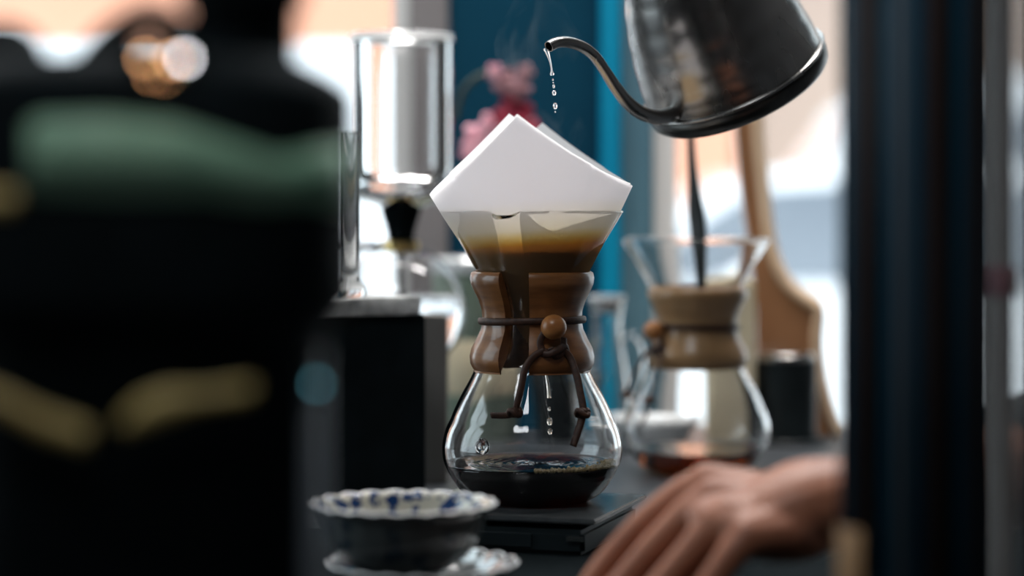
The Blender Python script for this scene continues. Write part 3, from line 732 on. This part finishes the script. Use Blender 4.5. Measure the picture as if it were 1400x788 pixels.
jd = 2.42; kj = jd / FPX
jg = thing('glass_jug', 'small clear glass jug with loop handle between the two coffee makers', 'jug', (wx(829, jd), jd, ZC))
def jz(py): return (base_y(jd) - py) * kj
po = [(.0008, .003), (.018, .001), (.026, .0), (.0275, .006), (.0265, jz(585)), (.0235, jz(540)), (.0190, jz(495)), (.0150, jz(460)), (.0150, jz(435)), (.0170, jz(418)), (.0180, jz(412))]
po = smoothpath(po, 3); bm = bmesh.new(); ro = lathe(bm, po, 56); ri = lathe(bm, [(max(.0004, r - .0014), z + (.0016 if z < .01 else 0)) for r, z in po], 56)
for i in range(56): bm.faces.new((ro[-1][i], ro[-1][(i + 1) % 56], ri[-1][(i + 1) % 56], ri[-1][i]))
for r_ in (ro, ri): bm.faces.new(r_[0])
bm2obj('glass_wall', bm, 'glass', jg)
bm = bmesh.new(); q = smoothpath([(.0155, 0, jz(470)), (.026, 0, jz(458)), (.036, 0, jz(470)), (.039, 0, jz(500)), (.034, 0, jz(535)), (.0245, 0, jz(552))], 5); tube(bm, q, .0034, 10); bm2obj('handle', bm, 'glass', jg)
bm = bmesh.new(); lathe(bm, [(.0005, jz(428)), (.0140, jz(428)), (.0150, jz(412)), (.0190, jz(410)), (.0185, jz(404)), (.0005, jz(403))], 40); sharp(bm2obj('lid', bm, 'porcelain_plain', jg))

cd = 2.5
bc = thing('black_canister', 'black cylindrical canister with pale top right of the rear coffee maker', 'canister', (wx(1074, cd), cd, ZC))
kc = cd / FPX; hc = (base_y(cd) - 492) * kc
bm = bmesh.new(); lathe(bm, [(.0005, 0), (43 * kc, 0), (43 * kc, .012), (42 * kc, .014), (43 * kc, hc), (40 * kc, hc), (.0005, hc)], 56); sharp(bm2obj('body', bm, 'black', bc))
bm = bmesh.new(); lathe(bm, [(.0005, hc), (39 * kc, hc), (39 * kc, hc + .005), (36 * kc, hc + .007), (.0005, hc + .007)], 56); sharp(bm2obj('lid', bm, 'steel', bc))
bm = bmesh.new(); lathe(bm, [(.0005, 0), (.044, 0), (.045, .003), (.043, .0045), (.034, .0045)], 56); sharp(bm2obj('foot_ring', bm, 'black', bc))
fb = 2.47
tag(boxobj('filter_box', 'cream', None, wx(972, fb), wx(1033, fb), fb, fb + .07, ZC, CAMZ - (384 - HOR) / FPX * fb, .002), 'cream cardboard box behind the rear coffee maker', 'box')
boxo = bpy.data.objects['filter_box']
# a stirring paddle stands in the rear coffee maker
bm = bmesh.new(); pd = D2 + .005
q = smoothpath([tuple(P(x, y, d)) for x, y, d in ((943, 150, D2 + .045), (945, 205, D2 + .035), (949, 260, D2 + .02), (953, 300, D2 + .012), (957, 345, D2), (959, 395, D2 - .005), (959, 430, D2 - .005))], 5)
n = len(q); tube(bm, q, [.0036 + .0045 * math.exp(-((i / n - .5) / .22) ** 2) for i in range(n)], 12, flat=.5)
tag(bm2obj('stirring_paddle', bm, 'black'), 'black slim stirring paddle standing in the rear glass coffee maker', 'stirrer')
# white dish behind the rear coffee maker, pink cup behind the front one
dd = 2.45
ds = thing('white_dish', 'low white dish on the counter behind the rear coffee maker, left side', 'dish', (wx(893, dd), dd, ZC))
bm = bmesh.new(); lathe(bm, [(.0005, .004), (.026, .003), (.028, 0), (.031, 0), (.033, .006), (.046, .024), (.048, .031), (.0465, .031), (.043, .024), (.03, .009), (.0005, .008)], 56); bm2obj('dish_wall', bm, 'porcelain_plain', ds)
# curved wooden board
wd = 2.56; kw = wd / FPX
outl = [(1006, 120), (1007, 190), (1014, 260), (1022, 320), (1030, 380), (1034, 440), (1035, 520), (1045, base_y(wd)), (1150, base_y(wd)), (1136, 570), (1122, 520), (1116, 470), (1118, 425), (1104, 412), (1078, 392), (1060, 360), (1050, 320), (1043, 260), (1036, 190), (1034, 120)]
wb = thing('wooden_board', 'tall curved brown wooden board with slim neck leaning by the right window', 'board', P(1080, base_y(wd), wd))
def side_x(tab, y):
    tab = sorted((v, u) for u, v in tab)
    return interp(tab, y)
left = smoothpath(outl[:9], 4); right = smoothpath(outl[9:], 4) + [(1150, base_y(wd))]
bm = bmesh.new(); rows = []
for i in range(61):
    y = 120 + (base_y(wd) - 120) * i / 60
    xs = (min(side_x(left, y), side_x(right, y) - 6), side_x(right, y))
    rows.append([bm.verts.new(((x - 1080) * kw, yy, (base_y(wd) - y) * kw)) for x, yy in ((xs[0], 0), (xs[1], 0), (xs[1], .03), (xs[0], .03))])
for A, B in zip(rows, rows[1:]):
    for i in range(4): bm.faces.new((A[i], A[(i + 1) % 4], B[(i + 1) % 4], B[i]))
bm.faces.new(rows[0]); bm.faces.new(rows[-1])
bm2obj('face', bm, 'wood_board', wb, smooth=False)
edge = smoothpath([(x, y) for x, y in outl[8:]], 4)
bm = bmesh.new(); tube(bm, [Vector(((x - 1080) * kw, .014, (base_y(wd) - y) * kw)) for x, y in edge], .0095, 10, flat=1.8); bm2obj('edge_band', bm, 'wood_edge', wb)

# orchid spray in front of the blue panel
od = 2.5; ko = od / FPX
orc = thing('orchid_plant', 'potted plant with arching stem and red and pink blossoms against the blue panel', 'plant', (wx(775, od), od, ZC))
def O(px, py, dy=0): return Vector(((px - 775) * ko, dy, (base_y(od) - py) * ko))
bm = bmesh.new(); lathe(bm, [(.0005, 0), (.028, 0), (.036, .062), (.038, .064), (.038, .072), (.033, .072), (.031, .066), (.0005, .064)], 40); sharp(bm2obj('pot', bm, 'black', orc))
bm = bmesh.new(); tube(bm, [Vector(p) for p in smoothpath([tuple(O(765, 560)), tuple(O(762, 400)), tuple(O(745, 270)), tuple(O(716, 150)), tuple(O(692, 104)), tuple(O(655, 104)), tuple(O(632, 128)), tuple(O(622, 165))], 5)], .0030, 8); bm2obj('stem', bm, 'stem', orc)
for k in range(6):
    a = k * 1.05; bm = bmesh.new(); q = [Vector((math.cos(a) * (.005 + .035 * f), math.sin(a) * (.005 + .035 * f) * .7, .066 + .09 * f - .05 * f * f)) for f in (0, .2, .4, .6, .8, 1)]
    tube(bm, q, [.002, .008, .011, .011, .008, .001], 8, flat=.2, up=(0, 0, 1)); bm2obj('leaf', bm, 'stem', orc)
def blossom(c, r, m, sd_):
    random.seed(sd_); bm = bmesh.new()
    for k in range(5):
        a = 2 * math.pi * k / 5 + random.random() * .4
        rot = Matrix.Rotation(a, 4, 'Y') @ Matrix.Rotation(R(random.uniform(-25, 25)), 4, 'X')
        ball(bm, c + rot.to_3x3() @ Vector((r * .55, -.002, 0)), r * .55, 10, (1, .22, .75), rot)
    ball(bm, c + Vector((0, -.006, 0)), r * .22, 10)
    return bm2obj('blossom', bm, m, orc)
for i, (x, y, r, m) in enumerate(((712, 165, 25, 'red_petal'), (690, 170, 22, 'red_petal'), (722, 190, 22, 'red_petal'), (655, 188, 22, 'pink_petal'), (672, 172, 18, 'pink_petal'), (648, 208, 18, 'pink_petal'),
                                  (690, 112, 18, 'mauve_petal'), (708, 122, 18, 'mauve_petal'), (676, 100, 12, 'pink_petal'), (700, 140, 20, 'red_petal'), (718, 100, 12, 'mauve_petal'))):
    blossom(O(x, y, -.012 - .003 * (i % 3)), r * ko, m, i)

# ------------------------------------------------------------------ dark machine in the left foreground
md = 0.98; km = md / FPX
mc = thing('coffee_grinder', 'large black machine in the left foreground with green band and gold lines', 'machine', (wx(205, md), md, ZC))
def MX(px): return (px - 205) * km
def MZ(py): return CAMZ - (py - HOR) * km - ZC
def rbox_lathe(bm, prof, sx, sy, n=3.2, seg=96, cap0=True, cap1=True):
    def f(r, z, t):
        c, s = abs(math.cos(t)), abs(math.sin(t)); q = (c ** n + s ** n) ** (-1 / n)
        return r * q, z
    rows = lathe(bm, prof, seg, f, cap0, cap1)
    for row in rows:
        for v in row: v.co.x *= sx; v.co.y *= sy
    return rows
W = 278 * km
bm = bmesh.new(); rbox_lathe(bm, [(.80, 0), (.84, .004), (.84, MZ(470)), (.90, MZ(440)), (.985, MZ(415)), (1.0, MZ(400)), (1.0, MZ(138)), (.985, MZ(122)), (.90, MZ(104)), (.74, MZ(82)), (.3, MZ(76))], W, .07)
bm2obj('housing', bm, 'black_matte', mc)
# green painted band: thin curved plate, wavy top edge
def shell_pt(x, z, off=.0012):
    u = max(-.999, min(.999, x / W)); y = -(1 - abs(u) ** 3.2) ** (1 / 3.2) * .07
    return Vector((x * 1.0, y - off, z))
def band(name, m, top, bot, off=.0012, n=60):
    bm = bmesh.new(); a = []; b = []; a2 = []; b2 = []
    def on_face(px, py):
        x = MX(px)
        for _ in range(8):
            y = shell_pt(x, 0, off).y; x = (px - 700) / FPX * (md + y) - mc.location.x
        return x, CAMZ - (py - HOR) * (md + y) / FPX - ZC
    x0, x1 = top[0][0], top[-1][0]
    for i in range(n + 1):
        x = x0 + (x1 - x0) * i / n
        zt_, zb_ = interp(top, x), interp(bot, x)
        for lst, z, o in ((a, zt_, off), (b, zb_, off), (a2, zt_, -.001), (b2, zb_, -.001)): lst.append(bm.verts.new(shell_pt(*on_face(x, z), o)))
    for i in range(n):
        bm.faces.new((a[i], a[i + 1], b[i + 1], b[i])); bm.faces.new((a[i], a2[i], a2[i + 1], a[i + 1])); bm.faces.new((b[i], b[i + 1], b2[i + 1], b2[i]))
    bm.faces.new((a[0], b[0], b2[0], a2[0])); bm.faces.new((a[n], a2[n], b2[n], b[n]))
    return bm2obj(name, bm, m, mc)
band('green_band', 'green_paint', [(38, 172), (55, 160), (150, 158), (240, 168), (310, 190), (380, 214), (440, 200), (478, 195)], [(38, 262), (60, 268), (150, 272), (280, 272), (350, 282), (420, 278), (478, 290)])
band('gold_line', 'gold_paint', [(-40, 520), (0, 532), (60, 562), (120, 582)], [(-40, 545), (0, 562), (60, 596), (120, 612)])
band('gold_line', 'gold_paint', [(165, 572), (190, 546), (230, 530), (270, 532), (345, 522)], [(165, 592), (190, 584), (230, 570), (270, 556), (345, 545)])
band('gold_line', 'gold_paint', [(-45, 255), (22, 258)], [(-45, 290), (22, 288)])
bm = bmesh.new(); lathe(bm, [(73 * km, MZ(100)), (73 * km, MZ(15)), (86 * km, MZ(8)), (86 * km, MZ(-80)), (60 * km, MZ(-95))], 48, cap0=True, cap1=True, center=(MX(332), 0, 0)); sharp(bm2obj('neck', bm, 'black_matte', mc))
bm = bmesh.new(); ball(bm, Vector((MX(402), -.004, MZ(4))), 13 * km, 14); bm2obj('clamp_knob', bm, 'black', mc)
bm = bmesh.new(); q = smoothpath([(MX(112), .0, MZ(112)), (MX(126), 0, MZ(80)), (MX(160), 0, MZ(46)), (MX(203), 0, MZ(24)), (MX(240), 0, MZ(40)), (MX(272), 0, MZ(58)), (MX(300), 0, MZ(80))], 5); tube(bm, q, 22 * km, 16, flat=1.3); bm2obj('lever', bm, 'black_matte', mc)
bm = bmesh.new(); tube(bm, [(MX(150), .004, MZ(112)), (MX(170), .004, MZ(72)), (MX(185), .004, MZ(66))], 22 * km, 12); tube(bm, [(MX(228), .004, MZ(110)), (MX(262), .004, MZ(66))], 22 * km, 12); bm2obj('lever_bracket', bm, 'black', mc)
bm = bmesh.new(); lathe(bm, [(70 * km, MZ(125)), (66 * km, MZ(85)), (52 * km, MZ(50)), (28 * km, MZ(32)), (5 * km, MZ(28))], 40, cap0=True, cap1=True, center=(MX(2), .0, 0)); bm2obj('cap', bm, 'black_matte', mc)
M['highlight_warm'] = mat('highlight_warm', (.9, .6, .35), .3, emit=(1.0, .50, .22), es=11)  # glowing balls imitate highlights on the glossy black machine, which has no lamps
M['highlight_white'] = mat('highlight_white', (.9, .9, .9), .3, emit=(.95, .95, 1.0), es=24)
M['highlight_teal'] = mat('highlight_teal', (.3, .5, .55), .3, emit=(.10, .34, .42), es=4.5)
for px, py, m, r in ((198, 80, 'highlight_warm', 3.4), (208, 102, 'highlight_warm', 2.2), (238, 82, 'highlight_warm', 3.6), (253, 80, 'highlight_white', 3.4), (226, 106, 'highlight_warm', 1.5)):
    bm = bmesh.new(); ball(bm, Vector(((px - 700) / FPX * (md - .0725) - mc.location.x, -.0725, CAMZ - (py - HOR) / FPX * (md - .0725) - ZC)), r * km, 12); o = bm2obj('glow_highlight', bm, m, mc)
bm = bmesh.new(); box(bm, MX(214), MX(302), -.071, -.060, MZ(114), MZ(72), .002); bm2obj('highlight_backing', bm, 'black_matte', mc, smooth=False)  # plain dark block behind the glowing highlights
bm = bmesh.new(); tube(bm, [(MX(441), -.035, 0.0), (MX(441), -.035, MZ(470))], 13 * km, 14); bm2obj('edge_highlight', bm, 'grey_sheen', mc)  # pale rod imitates the highlight along the housing's edge
bm = bmesh.new(); ball(bm, Vector((MX(446), -.049, MZ(512))), 3.5 * km, 12); bm2obj('glow_highlight', bm, 'highlight_teal', mc)['label'] = 'small teal glowing highlight'  # glowing ball imitates a teal glint

# ------------------------------------------------------------------ dark column in the right foreground
cd_ = 1.16; kk = cd_ / FPX
col = thing('dark_glass_cylinder', 'tall dark ribbed glass cylinder in the right foreground', 'cylinder', (wx(1251, cd_), cd_, ZC))
Rc = 93 * kk; Hc = .62
bm = bmesh.new(); lathe(bm, [(Rc * .985, 0), (Rc, .004), (Rc, Hc), (Rc * .97, Hc + .004)], 72, cap0=True, cap1=True); sharp(bm2obj('body', bm, 'black', col))
strips = [(-90, 'black'), (-68, 'navy_sheen'), (-52, 'brown_sheen'), (-38, 'black'), (-28, 'navy_sheen'), (-17, 'grey_sheen'), (-7, 'navy_sheen'), (4, 'brown_sheen'), (16, 'black'), (28, 'navy_sheen'), (40, 'brown_sheen'), (54, 'black'), (70, 'navy_sheen')]  # tinted ribs: reflection streaks put into the colour
for a, m in strips:
    bm = bmesh.new(); t = R(-90 + a); tube(bm, [Vector((Rc * math.cos(t), Rc * math.sin(t), .03)), Vector((Rc * math.cos(t), Rc * math.sin(t), Hc - .02))], .0052 if m != 'black' else .004, 10, flat=.5)
    bm2obj('rib', bm, m, col)
bm = bmesh.new(); t = R(-90 - 54); lathe(bm, [(Rc + .0062, .045), (Rc + .0068, .046), (Rc + .0068, .098), (Rc + .0062, .099)], 10, a0=R(-90 - 78), a1=R(-90 - 48)); bm2obj('label_patch', bm, 'amber', col)
ps = thing('steel_post', 'slim pale metal post at the right edge beside the dark glass cylinder', 'post', (wx(1371, 1.3), 1.3, ZC))
bm = bmesh.new(); lathe(bm, [(.0058, .004), (.0058, .75)], 24, cap0=True, cap1=True); sharp(bm2obj('tube', bm, 'pale_metal', ps))
bm = bmesh.new(); lathe(bm, [(.02, 0), (.02, .004), (.007, .006)], 32, cap0=True, cap1=True); sharp(bm2obj('foot', bm, 'steel', ps))
bm = bmesh.new(); lathe(bm, [(.0062, CAMZ - ZC - .055), (.0066, CAMZ - ZC - .054), (.0066, CAMZ - ZC - .040), (.0062, CAMZ - ZC - .039)], 24); o = bm2obj('red_ring', bm, 'mauve_petal', ps)
p2 = thing('black_post', 'black upright post at the extreme right edge of the picture', 'post', (wx(1425, 1.2), 1.2, ZC))
bm = bmesh.new(); lathe(bm, [(.0125, .0), (.0125, .75), (.010, .753)], 32, cap0=True, cap1=True); sharp(bm2obj('tube', bm, 'black', p2))
bm = bmesh.new(); lathe(bm, [(.020, 0), (.020, .006), (.0126, .008)], 32, cap0=True, cap1=True); sharp(bm2obj('foot', bm, 'black', p2))

# ------------------------------------------------------------------ hand and forearm
hd = 1.37; kh = hd / FPX
per = thing('person', 'bare hand and forearm of a person reaching down to the counter from the right', 'person', P(1010, 700, hd))
def H(px, py, dy=0): return P(px + (26 if px < 1100 else 0), py - (4 if py > 800 else 0), hd) + Vector((0, dy, 0)) - per.location
def limb(bm, pts, rads, flat=1.0, seg=16, sub=4):
    q = smoothpath([(*p, r) for p, r in zip(pts, rads)], sub)
    tube(bm, [Vector(a[:3]) for a in q], [a[3] for a in q], seg, flat=flat)
    ball(bm, Vector(q[0][:3]), q[0][3] * .98, 14); ball(bm, Vector(q[-1][:3]), q[-1][3] * .98, 14)
bm = bmesh.new()
# forearm (beyond the column), wrist, back of the hand
limb(bm, [H(1700, 560, .06), H(1500, 620, .05), H(1300, 680, .03), H(1180, 692, .015), H(1110, 692, .008), H(1060, 696, .003), H(1010, 712, 0)], [.041, .037, .031, .0275, .0265, .0255, .022], flat=1.25)
tips = []
fing = [  # root(knuckle), mid joints, tip with depth offsets: index farthest, little finger nearest
    ([H(1045, 694, .022), H(948, 676, .030), H(880, 712, .034), H(826, 764, .035), H(786, 815, .034), H(768, 846, .033)], [.0150, .0128, .0098, .0088, .0078, .0066]),
    ([H(1045, 700, .006), H(952, 690, .008), H(886, 738, .009), H(836, 792, .009), H(800, 836, .009), H(786, 858, .008)], [.0152, .0130, .0100, .0090, .0080, .0068]),
    ([H(1048, 712, -.010), H(966, 708, -.014), H(908, 760, -.016), H(864, 812, -.017), H(836, 848, -.017), H(826, 864, -.017)], [.0150, .0122, .0095, .0085, .0076, .0064]),
    ([H(1052, 722, -.022), H(988, 728, -.031), H(944, 776, -.036), H(914, 820, -.038), H(896, 848, -.039), H(890, 862, -.039)], [.0118, .0100, .0084, .0074, .0066, .0056])]
for pts, rads in fing: limb(bm, pts, rads, 1.0, 14)
# thumb leaves the far side of the palm near the wrist
th_ = ([H(1085, 705, .022), H(1030, 730, .040), H(975, 764, .052), H(930, 800, .056), H(904, 826, .056)], [.0165, .0140, .0112, .0098, .0080])
limb(bm, *th_, 1.0, 14)
# palm mass
ball(bm, H(1010, 722, .0), .034, 20, (1.25, 1.05, .52), Matrix.Rotation(R(12), 4, 'Y'))
# knuckles and tendons
for (pts, rads) in fing: ball(bm, pts[1] + Vector((0, 0, .003)), rads[1] * .95, 12)
for i, (pts, rads) in enumerate(fing):
    tube(bm, [Vector(p) for p in smoothpath([tuple(H(1110, 688, .012 - .006 * i)), tuple(pts[0] + Vector((0, 0, .0128))), tuple(pts[1] + Vector((0, 0, .0118)))], 5)], .0030, 8)
me = bpy.data.meshes.new('arm'); bm.to_mesh(me); bm.free()
arm = bpy.data.objects.new('arm', me); C.objects.link(arm); arm.parent = per
rm = arm.modifiers.new('r', 'REMESH'); rm.mode = 'VOXEL'; rm.voxel_size = .0021
smm = arm.modifiers.new('s', 'SMOOTH'); smm.factor = .6; smm.iterations = 9
dg = bpy.context.evaluated_depsgraph_get(); ev = arm.evaluated_get(dg)
nm = bpy.data.meshes.new_from_object(ev); arm.modifiers.clear(); arm.data = nm; nm.name = 'arm'
nm.materials.clear(); nm.materials.append(M['skin'])
for p in nm.polygons: p.use_smooth = True
for pts, rads in fing + [th_]:
    d = (pts[-1] - pts[-2]).normalized(); n = Vector((0, 0, 1)) - d * d.z; n.normalize(); s = d.cross(n)
    rot = Matrix((d, s, n)).transposed().to_4x4()
    bm = bmesh.new(); ball(bm, pts[-1] + n * rads[-1] * .62 - d * .002, .006, 12, (1, .72, .28), rot); bm2obj('fingernail', bm, 'nail', per)
bm = bmesh.new(); limb(bm, [H(1950, 490, .075), H(1720, 553, .061), H(1480, 627, .048), H(1400, 651, .041)], [.056, .050, .041, .038], 1.2); bm2obj('sleeve', bm, 'sleeve', per)
